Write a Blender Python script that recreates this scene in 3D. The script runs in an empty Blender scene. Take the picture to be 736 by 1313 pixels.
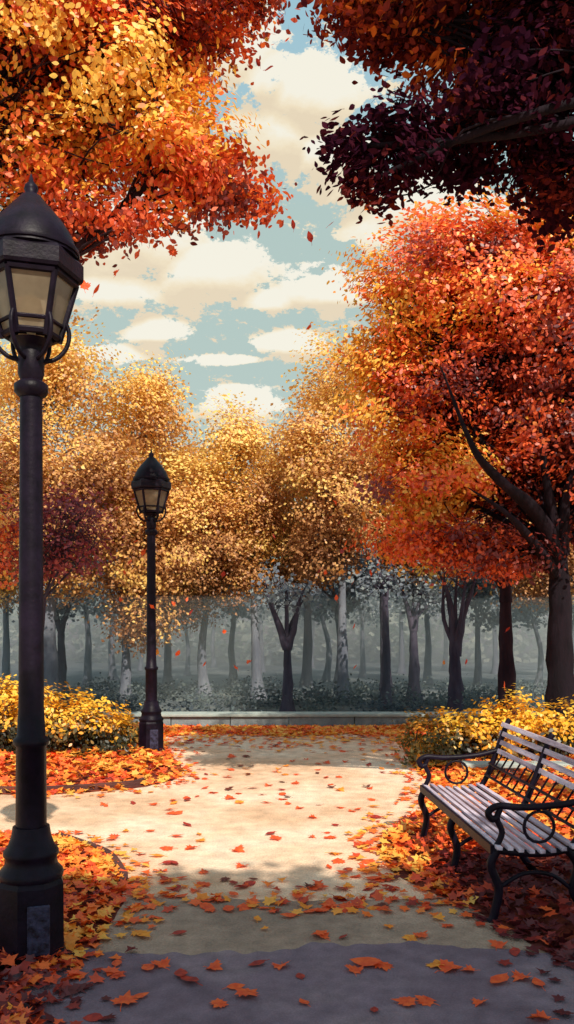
import bpy, bmesh, math, random
import numpy as np
from mathutils import Vector, Matrix, noise

random.seed(7)
RNG = np.random.default_rng(7)
SC = bpy.context.scene
COL = SC.collection
H_EYE = 1.74
F = 1100.0
SUN = Vector((0.21, -0.69, 0.70)).normalized()      # towards the sun

def at(px, py, d):
    """a point of the place seen in the photograph at (px, py), d metres ahead"""
    return Vector(((px - 368.0) / F * d, d, H_EYE - (py - 798.0) / F * d))

def ground(px, py):
    d = H_EYE * F / (py - 798.0)
    return Vector(((px - 368.0) / F * d, d, 0.0))

def lin(r, g, b):
    f = lambda c: (c / 255.0 / 12.92) if c <= 10 else ((c / 255.0 + 0.055) / 1.055) ** 2.4
    return (f(r), f(g), f(b), 1.0)

# ------------------------------------------------------------------ tagging
def tag(o, label=None, cat=None, group=None, kind=None):
    if label: o['label'] = label
    if cat: o['category'] = cat
    if group: o['group'] = group
    if kind: o['kind'] = kind
    return o

def empty(name, loc, label, cat, group=None, rz=0.0):
    o = bpy.data.objects.new(name, None)
    o.empty_display_size = 0.2
    COL.objects.link(o)
    o.location = loc
    o.rotation_euler = (0, 0, rz)
    return tag(o, label, cat, group)

def link(name, me, mat, parent=None):
    o = bpy.data.objects.new(name, me)
    if mat is not None and not me.materials:
        me.materials.append(mat)
    COL.objects.link(o)
    if parent is not None:
        o.parent = parent
    return o

def copy_tree(o, parent=None):
    c = o.copy()
    COL.objects.link(c)
    if parent is not None:
        c.parent = parent
    for ch in list(o.children):
        copy_tree(ch, c)
    return c

# ------------------------------------------------------------------ mesh helpers
class MB:
    def __init__(self):
        self.v, self.f, self.smooth = [], [], []
    def add(self, vs, fs, smooth=False):
        n = len(self.v)
        self.v += [tuple(p) for p in vs]
        self.f += [tuple(i + n for i in f) for f in fs]
        self.smooth += [smooth] * len(fs)
    def mesh(self, name):
        me = bpy.data.meshes.new(name)
        me.from_pydata(self.v, [], self.f)
        me.polygons.foreach_set('use_smooth', self.smooth)
        me.update()
        return me
    def build(self, name, mat, parent=None, bevel=0.0):
        me = self.mesh(name)
        if bevel:
            bm = bmesh.new(); bm.from_mesh(me)
            es = [e for e in bm.edges if len(e.link_faces) == 2 and e.calc_face_angle(0) > 0.6]
            bmesh.ops.bevel(bm, geom=es, offset=bevel, segments=2, affect='EDGES', profile=0.6)
            bm.to_mesh(me); bm.free()
        return link(name, me, mat, parent)
    def box(self, c, s, rot=None):
        x, y, z = s[0] / 2, s[1] / 2, s[2] / 2
        vs = [Vector((i * x, j * y, k * z)) for i in (-1, 1) for j in (-1, 1) for k in (-1, 1)]
        if rot is not None: vs = [rot @ p for p in vs]
        vs = [p + Vector(c) for p in vs]
        self.add(vs, [(0, 1, 3, 2), (4, 6, 7, 5), (0, 4, 5, 1), (2, 3, 7, 6), (0, 2, 6, 4), (1, 5, 7, 3)])
    def lathe(self, prof, n=24, c=(0, 0, 0), phase=0.0, smooth=True, cap=True):
        vs, fs = [], []
        for r, z in prof:
            for k in range(n):
                a = phase + 2 * math.pi * k / n
                vs.append((c[0] + r * math.cos(a), c[1] + r * math.sin(a), c[2] + z))
        m = len(prof)
        for i in range(m - 1):
            for k in range(n):
                a, b = i * n + k, i * n + (k + 1) % n
                fs.append((a, b, b + n, a + n))
        self.add(vs, fs, smooth)
        if cap:
            self.add(vs[:n], [tuple(reversed(range(n)))])
            self.add(vs[-n:], [tuple(range(n))])
    def tube(self, pts, radii, n=8, smooth=True, wob=0.0):
        pts = [Vector(p) for p in pts]
        if not isinstance(radii, (list, tuple)): radii = [radii] * len(pts)
        vs, fs = [], []
        up = Vector((0.31, 0.91, 0.27)).normalized()
        for i, p in enumerate(pts):
            t = (pts[min(i + 1, len(pts) - 1)] - pts[max(i - 1, 0)])
            if t.length < 1e-9: t = Vector((0, 0, 1))
            t.normalize()
            a = t.cross(up)
            if a.length < 0.05: a = t.cross(Vector((1, 0, 0)))
            a.normalize(); b = t.cross(a)
            for k in range(n):
                an = 2 * math.pi * k / n
                r = radii[i] * (1 + wob * noise.noise(Vector((math.cos(an) * 1.7, math.sin(an) * 1.7, i * 0.45)) + p * 0.3))
                vs.append(p + a * (r * math.cos(an)) + b * (r * math.sin(an)))
        for i in range(len(pts) - 1):
            for k in range(n):
                x, y = i * n + k, i * n + (k + 1) % n
                fs.append((x, y, y + n, x + n))
        self.add(vs, fs, smooth)
        self.add(vs[:n], [tuple(range(n))]); self.add(vs[-n:], [tuple(reversed(range(n)))])

def curve(ctrl, n=10):
    """Catmull-Rom through control points"""
    P = [Vector(c) for c in ctrl]
    P = [P[0] * 2 - P[1]] + P + [P[-1] * 2 - P[-2]]
    out = []
    for i in range(1, len(P) - 2):
        for k in range(n):
            t = k / n
            a, b, c, d = P[i - 1], P[i], P[i + 1], P[i + 2]
            out.append(0.5 * ((2 * b) + (c - a) * t + (2 * a - 5 * b + 4 * c - d) * t * t + (3 * b - a - 3 * c + d) * t ** 3))
    out.append(P[-2])
    return out

# leaf outlines in the unit square (x across, y along)
RHOMB = np.array([(0, -.5), (.36, -.02), (0, .5), (-.36, -.02)])
STAR = np.array([(0, -.5), (.2, -.22), (.5, -.16), (.26, .08), (.3, .3), (.08, .24), (0, .56), (-.08, .24), (-.3, .3), (-.26, .08), (-.5, -.16), (-.2, -.22)])
OVATE = np.array([(0, -.5), (.24, -.25), (.3, .02), (.16, .34), (0, .55), (-.16, .34), (-.3, .02), (-.24, -.25)])

def unit(a):
    return a / np.maximum(np.linalg.norm(a, axis=1, keepdims=True), 1e-9)

def leaf_mesh(name, P, N, size, tone, shape=RHOMB, fold=0.12):
    """one mesh with a leaf-sized face at every point of P, facing N"""
    n, k = len(P), len(shape)
    N = unit(N)
    ref = RNG.normal(size=(n, 3))
    A = unit(np.cross(N, ref)); B = np.cross(N, A)
    sx = shape[:, 0][None, :, None]; sy = shape[:, 1][None, :, None]
    sz = (np.abs(shape[:, 0]) - 0.12 - 0.35 * shape[:, 1] ** 2)[None, :, None] * fold * (RNG.uniform(-1, 2, n)[:, None, None])
    V = P[:, None, :] + size[:, None, None] * (A[:, None, :] * sx + B[:, None, :] * sy + N[:, None, :] * sz)
    me = bpy.data.meshes.new(name)
    me.vertices.add(n * k); me.vertices.foreach_set('co', V.astype(np.float32).ravel())
    me.loops.add(n * k); me.loops.foreach_set('vertex_index', np.arange(n * k, dtype=np.int32))
    me.polygons.add(n)
    me.polygons.foreach_set('loop_start', np.arange(0, n * k, k, dtype=np.int32))
    me.polygons.foreach_set('loop_total', np.full(n, k, dtype=np.int32))
    at_ = me.attributes.new('tone', 'FLOAT', 'FACE')
    at_.data.foreach_set('value', np.clip(tone, 0, 1).astype(np.float32))
    me.update(calc_edges=True)
    return me

OUTWARD = None
def nz(p, s, seed=0.0):
    return noise.noise(Vector((p[0] * s + seed, p[1] * s - seed, p[2] * s + 0.37 * seed)))

def clumps(lobes, dens=25, shell=0.4, rough=0.25, seed=0.0):
    out = []
    global OUTWARD
    dirs = []
    for (c, r) in lobes:
        n = max(4, int(dens * (r[0] * r[1] + r[1] * r[2] + r[0] * r[2])))
        d = unit(RNG.normal(size=(n, 3)))
        rad = RNG.uniform(0, 1, n) ** shell
        for k in range(n):
            q = d[k] * rad[k]
            w = 1 + rough * nz(d[k] * 1.0 + np.array(c), 1.6, seed) * 1.6
            out.append((c[0] + q[0] * r[0] * w, c[1] + q[1] * r[1] * w, c[2] + q[2] * r[2] * w))
            dirs.append(d[k] * rad[k])
    OUTWARD = np.array(dirs)
    return np.array(out)

def crown_leaves(C, per, sig, size, flat=0.55, freq=0.8, seed=0.0, tone_z=None, jit=0.16, contrast=0.75, bias=0.0, sizevar=0.3):
    n = len(C)
    base = np.array([0.5 + contrast * nz(c, freq, seed) + 0.45 * nz(c, freq * 3.1, seed + 9) for c in C]) + RNG.normal(0, 0.08, n) + bias
    if tone_z is not None:
        base = base + tone_z(C)
    tiltd = RNG.normal(0, 0.32, size=(n, 3)); tiltd[:, 2] += 0.55
    tiltd = tiltd + (OUTWARD if OUTWARD is not None and len(OUTWARD) == n else 0)
    idx = np.repeat(np.arange(n), per)
    off = RNG.normal(size=(n * per, 3)) * sig
    off[:, 2] *= flat
    P = C[idx] + off
    N = tiltd[idx] + RNG.normal(0, 0.30, size=(n * per, 3))
    S = size * RNG.uniform(1 - sizevar, 1 + sizevar, n * per)
    T = base[idx] + RNG.normal(0, jit, n * per)
    return P, N, S, T

# ------------------------------------------------------------------ materials
def nodes_of(name):
    m = bpy.data.materials.new(name); m.use_nodes = True
    nt = m.node_tree; nt.nodes.clear()
    out = nt.nodes.new('ShaderNodeOutputMaterial')
    return m, nt, out

def ramp(nt, stops, interp='LINEAR'):
    r = nt.nodes.new('ShaderNodeValToRGB')
    e = r.color_ramp.elements
    r.color_ramp.interpolation = interp
    e[0].position, e[0].color = stops[0]
    e[1].position, e[1].color = stops[-1]
    for p, c in stops[1:-1]:
        x = e.new(p); x.color = c
    return r

def leaf_material(name, stops, trans=0.45, gain=1.0, gloss=0.06):
    m, nt, out = nodes_of(name)
    L = nt.links.new
    a = nt.nodes.new('ShaderNodeAttribute'); a.attribute_name = 'tone'
    r = ramp(nt, [(p, tuple(min(1, x * gain) for x in c[:3]) + (1,)) for p, c in stops])
    L(a.outputs['Fac'], r.inputs[0])
    tc = nt.nodes.new('ShaderNodeTexCoord')
    n = nt.nodes.new('ShaderNodeTexNoise'); n.inputs['Scale'].default_value = 34; n.inputs['Detail'].default_value = 2
    L(tc.outputs['Object'], n.inputs['Vector'])
    mr = nt.nodes.new('ShaderNodeMapRange')
    mr.inputs['From Min'].default_value = 0.3; mr.inputs['From Max'].default_value = 0.7
    mr.inputs['To Min'].default_value = 0.86; mr.inputs['To Max'].default_value = 1.12
    L(n.outputs[0], mr.inputs['Value'])
    mul = nt.nodes.new('ShaderNodeMixRGB'); mul.blend_type = 'MULTIPLY'; mul.inputs[0].default_value = 1
    L(r.outputs[0], mul.inputs[1]); L(mr.outputs[0], mul.inputs[2])
    d = nt.nodes.new('ShaderNodeBsdfDiffuse'); t = nt.nodes.new('ShaderNodeBsdfTranslucent')
    L(mul.outputs[0], d.inputs['Color']); L(mul.outputs[0], t.inputs['Color'])
    mx = nt.nodes.new('ShaderNodeMixShader'); mx.inputs[0].default_value = trans
    L(d.outputs[0], mx.inputs[1]); L(t.outputs[0], mx.inputs[2])
    if gloss > 0:
        g = nt.nodes.new('ShaderNodeBsdfGlossy'); g.inputs['Roughness'].default_value = 0.45
        mg = nt.nodes.new('ShaderNodeMixShader'); mg.inputs[0].default_value = gloss
        L(mx.outputs[0], mg.inputs[1]); L(g.outputs[0], mg.inputs[2]); L(mg.outputs[0], out.inputs['Surface'])
    else:
        L(mx.outputs[0], out.inputs['Surface'])
    return m

def rough_material(name, c1, c2, scale=6.0, rough=0.9, bump=0.4, stretch=(1, 1, 1), metallic=0.0, spec=0.3, detail=6.0, bump_scale=None, c3=None):
    m, nt, out = nodes_of(name)
    L = nt.links.new
    b = nt.nodes.new('ShaderNodeBsdfPrincipled')
    tc = nt.nodes.new('ShaderNodeTexCoord'); mp = nt.nodes.new('ShaderNodeMapping')
    mp.inputs['Scale'].default_value = stretch
    L(tc.outputs['Object'], mp.inputs[0])
    n = nt.nodes.new('ShaderNodeTexNoise'); n.inputs['Scale'].default_value = scale; n.inputs['Detail'].default_value = detail
    n.inputs['Roughness'].default_value = 0.65
    L(mp.outputs[0], n.inputs['Vector'])
    st = [(0.36, c1), (0.64, c2)] if c3 is None else [(0.32, c1), (0.5, c2), (0.68, c3)]
    r = ramp(nt, st); L(n.outputs[0], r.inputs[0]); L(r.outputs[0], b.inputs['Base Color'])
    n2 = nt.nodes.new('ShaderNodeTexNoise'); n2.inputs['Scale'].default_value = bump_scale or scale * 5; n2.inputs['Detail'].default_value = 4
    L(mp.outputs[0], n2.inputs['Vector'])
    bp = nt.nodes.new('ShaderNodeBump'); bp.inputs['Strength'].default_value = bump; bp.inputs['Distance'].default_value = 0.02
    L(n2.outputs[0], bp.inputs['Height']); L(bp.outputs[0], b.inputs['Normal'])
    b.inputs['Roughness'].default_value = rough; b.inputs['Metallic'].default_value = metallic
    b.inputs['Specular IOR Level'].default_value = spec
    L(b.outputs[0], out.inputs['Surface'])
    return m

ORANGE = [(0.0, lin(124, 48, 46)), (0.18, lin(214, 88, 52)), (0.38, lin(255, 114, 58)), (0.6, lin(255, 134, 64)), (0.73, lin(255, 184, 60)), (0.95, lin(255, 206, 84))]
DARK = [(0.0, lin(54, 22, 40)), (0.36, lin(78, 30, 44)), (0.56, lin(124, 50, 48)), (0.78, lin(160, 64, 50)), (0.92, lin(214, 86, 50)), (1.0, lin(250, 130, 52))]  # shade of the near right boughs put into the leaf colours
AMBER = [(0.0, lin(158, 106, 68)), (0.3, lin(206, 148, 92)), (0.5, lin(240, 184, 112)), (0.66, lin(255, 208, 112)), (0.9, lin(255, 222, 128))]
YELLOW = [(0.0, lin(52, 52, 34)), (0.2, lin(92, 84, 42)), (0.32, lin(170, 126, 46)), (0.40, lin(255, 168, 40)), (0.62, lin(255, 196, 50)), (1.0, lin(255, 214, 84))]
LITTER = [(0.0, lin(98, 36, 42)), (0.2, lin(165, 54, 44)), (0.38, lin(236, 88, 46)), (0.56, lin(255, 116, 52)), (0.74, lin(255, 158, 54)), (1.0, lin(255, 198, 92))]

M = {}
M['orange_leaf'] = leaf_material('orange maple leaves', ORANGE, 0.32)
M['right_leaf'] = leaf_material('red orange maple leaves', ORANGE, 0.30)
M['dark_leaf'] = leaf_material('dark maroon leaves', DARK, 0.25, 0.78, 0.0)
M['amber_leaf'] = leaf_material('amber leaves', AMBER, 0.3, 1.0, 0.03)
M['burgundy_leaf'] = leaf_material('burgundy leaves', [(0.1, lin(136, 62, 78)), (0.5, lin(176, 78, 90)), (0.9, lin(214, 106, 96))], 0.4)
M['grey_leaf'] = leaf_material('grey green leaves', [(0.0, lin(110, 118, 132)), (0.5, lin(134, 142, 150)), (1.0, lin(160, 170, 168))], 0.35, 1.0, 0.0)  # haze of the wood put into the bluish grey leaf colour
M['under_leaf'] = leaf_material('undergrowth leaves', [(0.0, lin(76, 84, 92)), (0.5, lin(96, 106, 110)), (1.0, lin(116, 126, 122))], 0.3, 1.0, 0.0)
M['bark_black'] = rough_material('blackish bark', lin(16, 8, 16), lin(34, 20, 30), 5, 0.95, 0.9, (1, 1, 0.25))
M['sage_leaf'] = leaf_material('pale sage leaves', [(0.0, lin(160, 172, 164)), (0.5, lin(186, 200, 182)), (1.0, lin(206, 216, 194))], 0.4, 1.0, 0.0)  # distant haze put into the pale leaf colour
M['yellow_leaf'] = leaf_material('yellow shrub leaves', YELLOW, 0.28)
M['green_leaf'] = leaf_material('olive shrub leaves', [(0.0, lin(58, 60, 36)), (0.5, lin(98, 92, 46)), (0.8, lin(140, 116, 50)), (1.0, lin(240, 160, 50))], 0.35)
M['litter'] = leaf_material('fallen leaves', LITTER, 0.2, 1.0, 0.05)
M['bark_dark'] = rough_material('dark bark', lin(30, 18, 30), lin(56, 36, 44), 5, 0.95, 0.9, (1, 1, 0.25))
M['bark_mid'] = rough_material('grey purple bark', lin(54, 48, 64), lin(84, 76, 90), 5, 0.95, 0.8, (1, 1, 0.25))
M['bark_grey'] = rough_material('pale grey bark', lin(96, 100, 112), lin(128, 132, 140), 4, 0.95, 0.6, (1, 1, 0.3))
M['iron'] = rough_material('black painted iron', lin(15, 8, 18), lin(30, 20, 36), 9, 0.45, 0.10, bump_scale=60, spec=0.15)
M['iron_worn'] = rough_material('worn blue grey paint', lin(22, 15, 28), lin(62, 62, 88), 22, 0.45, 0.3, bump_scale=50, spec=0.3)  # blue grey mottle painted as sky highlights on the lamp base
M['slat'] = rough_material('weathered pale slats', lin(150, 134, 150), lin(232, 216, 230), 9, 0.55, 0.3, (1, 0.15, 1), bump_scale=40)
M['stone'] = rough_material('grey stone kerb', lin(112, 120, 124), lin(146, 154, 154), 5, 0.9, 0.5, bump_scale=40)
M['timber'] = rough_material('dark timber edging', lin(74, 44, 44), lin(104, 62, 54), 6, 0.9, 0.6, (0.4, 1, 2))

def glass_material():
    m, nt, out = nodes_of('frosted lantern glass'); L = nt.links.new
    c = lin(196, 178, 150)
    d = nt.nodes.new('ShaderNodeBsdfDiffuse'); d.inputs[0].default_value = c
    t = nt.nodes.new('ShaderNodeBsdfTranslucent'); t.inputs[0].default_value = lin(214, 196, 166)
    g = nt.nodes.new('ShaderNodeBsdfGlossy'); g.inputs['Roughness'].default_value = 0.12
    mx = nt.nodes.new('ShaderNodeMixShader'); mx.inputs[0].default_value = 0.6
    L(d.outputs[0], mx.inputs[1]); L(t.outputs[0], mx.inputs[2])
    fr = nt.nodes.new('ShaderNodeFresnel'); fr.inputs[0].default_value = 1.45
    mg = nt.nodes.new('ShaderNodeMixShader'); L(fr.outputs[0], mg.inputs[0])
    tr = nt.nodes.new('ShaderNodeBsdfTransparent'); tr.inputs[0].default_value = (0.9, 0.84, 0.74, 1)
    tc = nt.nodes.new('ShaderNodeTexCoord'); nn = nt.nodes.new('ShaderNodeTexNoise'); nn.inputs['Scale'].default_value = 9; nn.inputs['Detail'].default_value = 5
    L(tc.outputs['Object'], nn.inputs['Vector'])
    rg = nt.nodes.new('ShaderNodeMapRange'); rg.inputs['From Min'].default_value = 0.35; rg.inputs['From Max'].default_value = 0.65
    rg.inputs['To Min'].default_value = 0.22; rg.inputs['To Max'].default_value = 0.42
    L(nn.outputs[0], rg.inputs[0])
    mt = nt.nodes.new('ShaderNodeMixShader'); L(rg.outputs[0], mt.inputs[0]); L(mx.outputs[0], mt.inputs[1]); L(tr.outputs[0], mt.inputs[2])
    L(mt.outputs[0], mg.inputs[1]); L(g.outputs[0], mg.inputs[2]); L(mg.outputs[0], out.inputs['Surface'])
    return m
M['glass'] = glass_material()
M['bulb'] = rough_material('opal lamp bulb', lin(226, 206, 170), lin(240, 222, 186), 4, 0.3, 0.0, spec=0.5)

def ground_material(name, cols, s1, s2, bump, bscale, rough=0.95):
    """three-tone ground: broad patches, mid blotches and fine grit"""
    m, nt, out = nodes_of(name); L = nt.links.new
    tc = nt.nodes.new('ShaderNodeTexCoord')
    b = nt.nodes.new('ShaderNodeBsdfPrincipled')
    n1 = nt.nodes.new('ShaderNodeTexNoise'); n1.inputs['Scale'].default_value = s1; n1.inputs['Detail'].default_value = 5
    n1.inputs['Roughness'].default_value = 0.62
    n2 = nt.nodes.new('ShaderNodeTexNoise'); n2.inputs['Scale'].default_value = s2; n2.inputs['Detail'].default_value = 6
    n3 = nt.nodes.new('ShaderNodeTexVoronoi'); n3.inputs['Scale'].default_value = bscale
    for n in (n1, n2, n3): L(tc.outputs['Object'], n.inputs['Vector'])
    r1 = ramp(nt, [(0.40, cols[0]), (0.50, cols[1]), (0.62, cols[2])]); L(n1.outputs[0], r1.inputs[0])
    mr = nt.nodes.new('ShaderNodeMapRange'); mr.inputs['From Min'].default_value = 0.3; mr.inputs['From Max'].default_value = 0.7
    mr.inputs['To Min'].default_value = 0.78; mr.inputs['To Max'].default_value = 1.12
    L(n2.outputs[0], mr.inputs[0])
    mul = nt.nodes.new('ShaderNodeMixRGB'); mul.blend_type = 'MULTIPLY'; mul.inputs[0].default_value = 1
    L(r1.outputs[0], mul.inputs[1]); L(mr.outputs[0], mul.inputs[2])
    mr3 = nt.nodes.new('ShaderNodeMapRange'); mr3.inputs['From Max'].default_value = 0.7
    mr3.inputs['To Min'].default_value = 1.06; mr3.inputs['To Max'].default_value = 0.86
    L(n3.outputs['Distance'], mr3.inputs[0])
    mul2 = nt.nodes.new('ShaderNodeMixRGB'); mul2.blend_type = 'MULTIPLY'; mul2.inputs[0].default_value = 1
    L(mul.outputs[0], mul2.inputs[1]); L(mr3.outputs[0], mul2.inputs[2])
    L(mul2.outputs[0], b.inputs['Base Color'])
    bp = nt.nodes.new('ShaderNodeBump'); bp.inputs['Strength'].default_value = bump; bp.inputs['Distance'].default_value = 0.01
    L(n3.outputs['Distance'], bp.inputs['Height']); L(bp.outputs[0], b.inputs['Normal'])
    b.inputs['Roughness'].default_value = rough; b.inputs['Specular IOR Level'].default_value = 0.2
    L(b.outputs[0], out.inputs['Surface'])
    return m
M['path'] = ground_material('sandy path', (lin(232, 190, 154), lin(250, 212, 178), lin(255, 230, 202)), 0.55, 7, 0.8, 60)
M['apron'] = ground_material('dark grey paving', (lin(122, 104, 116), lin(134, 116, 128), lin(150, 132, 138)), 0.8, 9, 0.5, 90)  # deeper foreground shade put into this darker ground colour
M['soil'] = ground_material('leaf mould', (lin(96, 44, 38), lin(130, 58, 42), lin(160, 76, 46)), 1.3, 11, 0.8, 24)
M['forest_floor'] = ground_material('grey forest floor', (lin(92, 100, 104), lin(108, 116, 118), lin(126, 132, 126)), 0.9, 8, 0.8, 20)

# ------------------------------------------------------------------ ground
def sheet(name, poly, z, mat):
    me = bpy.data.meshes.new(name)
    bm = bmesh.new()
    f = bm.faces.new([bm.verts.new((p[0], p[1], z)) for p in poly])
    if f.normal.z < 0: f.normal_flip()
    bm.to_mesh(me); bm.free()
    return tag(link(name, me, mat), kind='structure')

sheet('ground', [(-300, -80), (300, -80), (300, 600), (-300, 600)], 0.0, M['soil'])
sheet('forest_floor', [(-60, 14.5), (60, 14.5), (60, 90), (-60, 90)], 0.004, M['forest_floor'])

LEFT_BED = [ground(-220, 1018), ground(60, 1020), ground(165, 1013), ground(222, 1002), ground(236, 990), ground(222, 972), ground(212, 952), ground(206, 930), ground(-160, 930)]
NEAR_BED = [ground(-220, 1075), ground(40, 1070), ground(95, 1080), ground(140, 1098), ground(160, 1125), ground(158, 1160), ground(140, 1190), ground(110, 1225), ground(96, 1260), ground(70, 1310), ground(20, 1380), ground(-220, 1400)]
RIGHT_BED = [ground(505, 930), ground(515, 952), ground(530, 985), ground(556, 1008), ground(540, 1040), ground(492, 1070), ground(484, 1095), ground(502, 1118), ground(545, 1142), ground(600, 1165), ground(660, 1195), ground(730, 1240), ground(820, 1320), Vector((6, 3, 0)), Vector((12, 14.3, 0))]
path = [(-14, 8.9)] + [(p.x, p.y) for p in LEFT_BED[:8]] + [(-2.2, 14.2), (2.0, 14.2)] + [(p.x, p.y) for p in RIGHT_BED[:13]] + [(4, -6), (-14, -6)]
sheet('path', [(-14, 14.2), (14, 14.2), (14, -8), (-14, -8)], 0.004, M['path'])
def bed_sheet(name, poly, z):
    pts = []
    n = len(poly)
    for i in range(n):
        a, b = Vector(poly[i][:2]), Vector(poly[(i + 1) % n][:2])
        k = max(1, int((b - a).length / 0.12))
        for j in range(min(k, 60)):
            q = a.lerp(b, j / min(k, 60))
            w = 0.05
            pts.append((q.x + w * noise.noise(Vector((q.x * 4, q.y * 4, 1))), q.y + w * noise.noise(Vector((q.x * 4, q.y * 4, 7)))))
    return sheet(name, pts, z, M['soil'])
bed_sheet('planting_bed', LEFT_BED, 0.008)
bed_sheet('planting_bed', NEAR_BED, 0.008)
bed_sheet('planting_bed', RIGHT_BED, 0.008)
# foreground tree shade put into the colour of two darker sheets, wavering edges
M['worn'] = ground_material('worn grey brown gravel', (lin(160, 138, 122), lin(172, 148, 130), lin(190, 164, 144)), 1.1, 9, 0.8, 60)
def ragged(y0, amp, seed, x0, x1):
    out = []
    for x in np.linspace(x0, x1, 150):
        n = noise.noise(Vector((x * 0.9, seed, 0))) * amp + noise.noise(Vector((x * 3.1, seed, 4))) * amp * 0.5 + noise.noise(Vector((x * 11, seed, 8))) * amp * 0.3
        out.append((x, y0 + n))
    return out
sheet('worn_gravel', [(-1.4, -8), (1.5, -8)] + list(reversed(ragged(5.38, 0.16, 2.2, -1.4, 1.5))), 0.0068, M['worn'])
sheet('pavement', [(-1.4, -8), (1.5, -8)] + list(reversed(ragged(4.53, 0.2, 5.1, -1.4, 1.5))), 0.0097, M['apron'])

# ------------------------------------------------------------------ low stone kerb at the far end of the path
def stone_kerb(name, x0, x1, y, h, w, label):
    t = empty(name, ((x0 + x1) / 2, y, 0), label, 'kerb')
    mb = MB(); x = x0
    while x < x1 - 0.05:
        l = min(random.uniform(0.8, 1.1), x1 - x)
        mb.box((x + l / 2 - (x0 + x1) / 2, random.uniform(-.006, .006), h / 2 - 0.02), (l - 0.012, w, h + 0.04))
        x += l
    mb.build('kerb_stones', M['stone'], t, bevel=0.012)
    cp = MB(); cp.box((0, -0.01, h + 0.027), (x1 - x0, w + 0.08, 0.05)); cp.build('coping', M['coping'], t, bevel=0.012)
M['coping'] = rough_material('pale kerb coping', lin(150, 160, 156), lin(176, 184, 176), 5, 0.9, 0.4, bump_scale=40)
stone_kerb('stone_kerb', -9, 9, 14.42, 0.17, 0.3, 'long low grey stone kerb across the far end of the sandy path')

# timber edging along the left beds
def edging(name, pts, h, label):
    t = MB()
    P = curve([Vector((p[0], p[1], 0)) for p in pts], 8)
    vs, fs = [], []
    for i, p in enumerate(P):
        d = (P[min(i + 1, len(P) - 1)] - P[max(i - 1, 0)]).normalized()
        n = Vector((-d.y, d.x, 0)) * 0.025
        vs += [p + n, p - n, p - n + Vector((0, 0, h)), p + n + Vector((0, 0, h))]
    for i in range(len(P) - 1):
        a = i * 4
        for k in range(4):
            fs.append((a + k, a + (k + 1) % 4, a + 4 + (k + 1) % 4, a + 4 + k))
    fs += [(0, 3, 2, 1), (len(vs) - 4, len(vs) - 3, len(vs) - 2, len(vs) - 1)]
    t.add(vs, fs)
    tag(t.build(name, M['timber']), label, 'edging')
edging('timber_edging', [ground(-60, 1017), ground(60, 1017), ground(165, 1010), ground(185, 1005)], 0.07, 'dark timber edging along the leaf bed in front of the distant lamp post')
edging('timber_edging', [ground(75, 1073), ground(98, 1081), ground(138, 1097), ground(158, 1124), ground(157, 1135)], 0.035, 'curved dark timber edging around the leaf bed beside the large lamp post')

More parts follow.
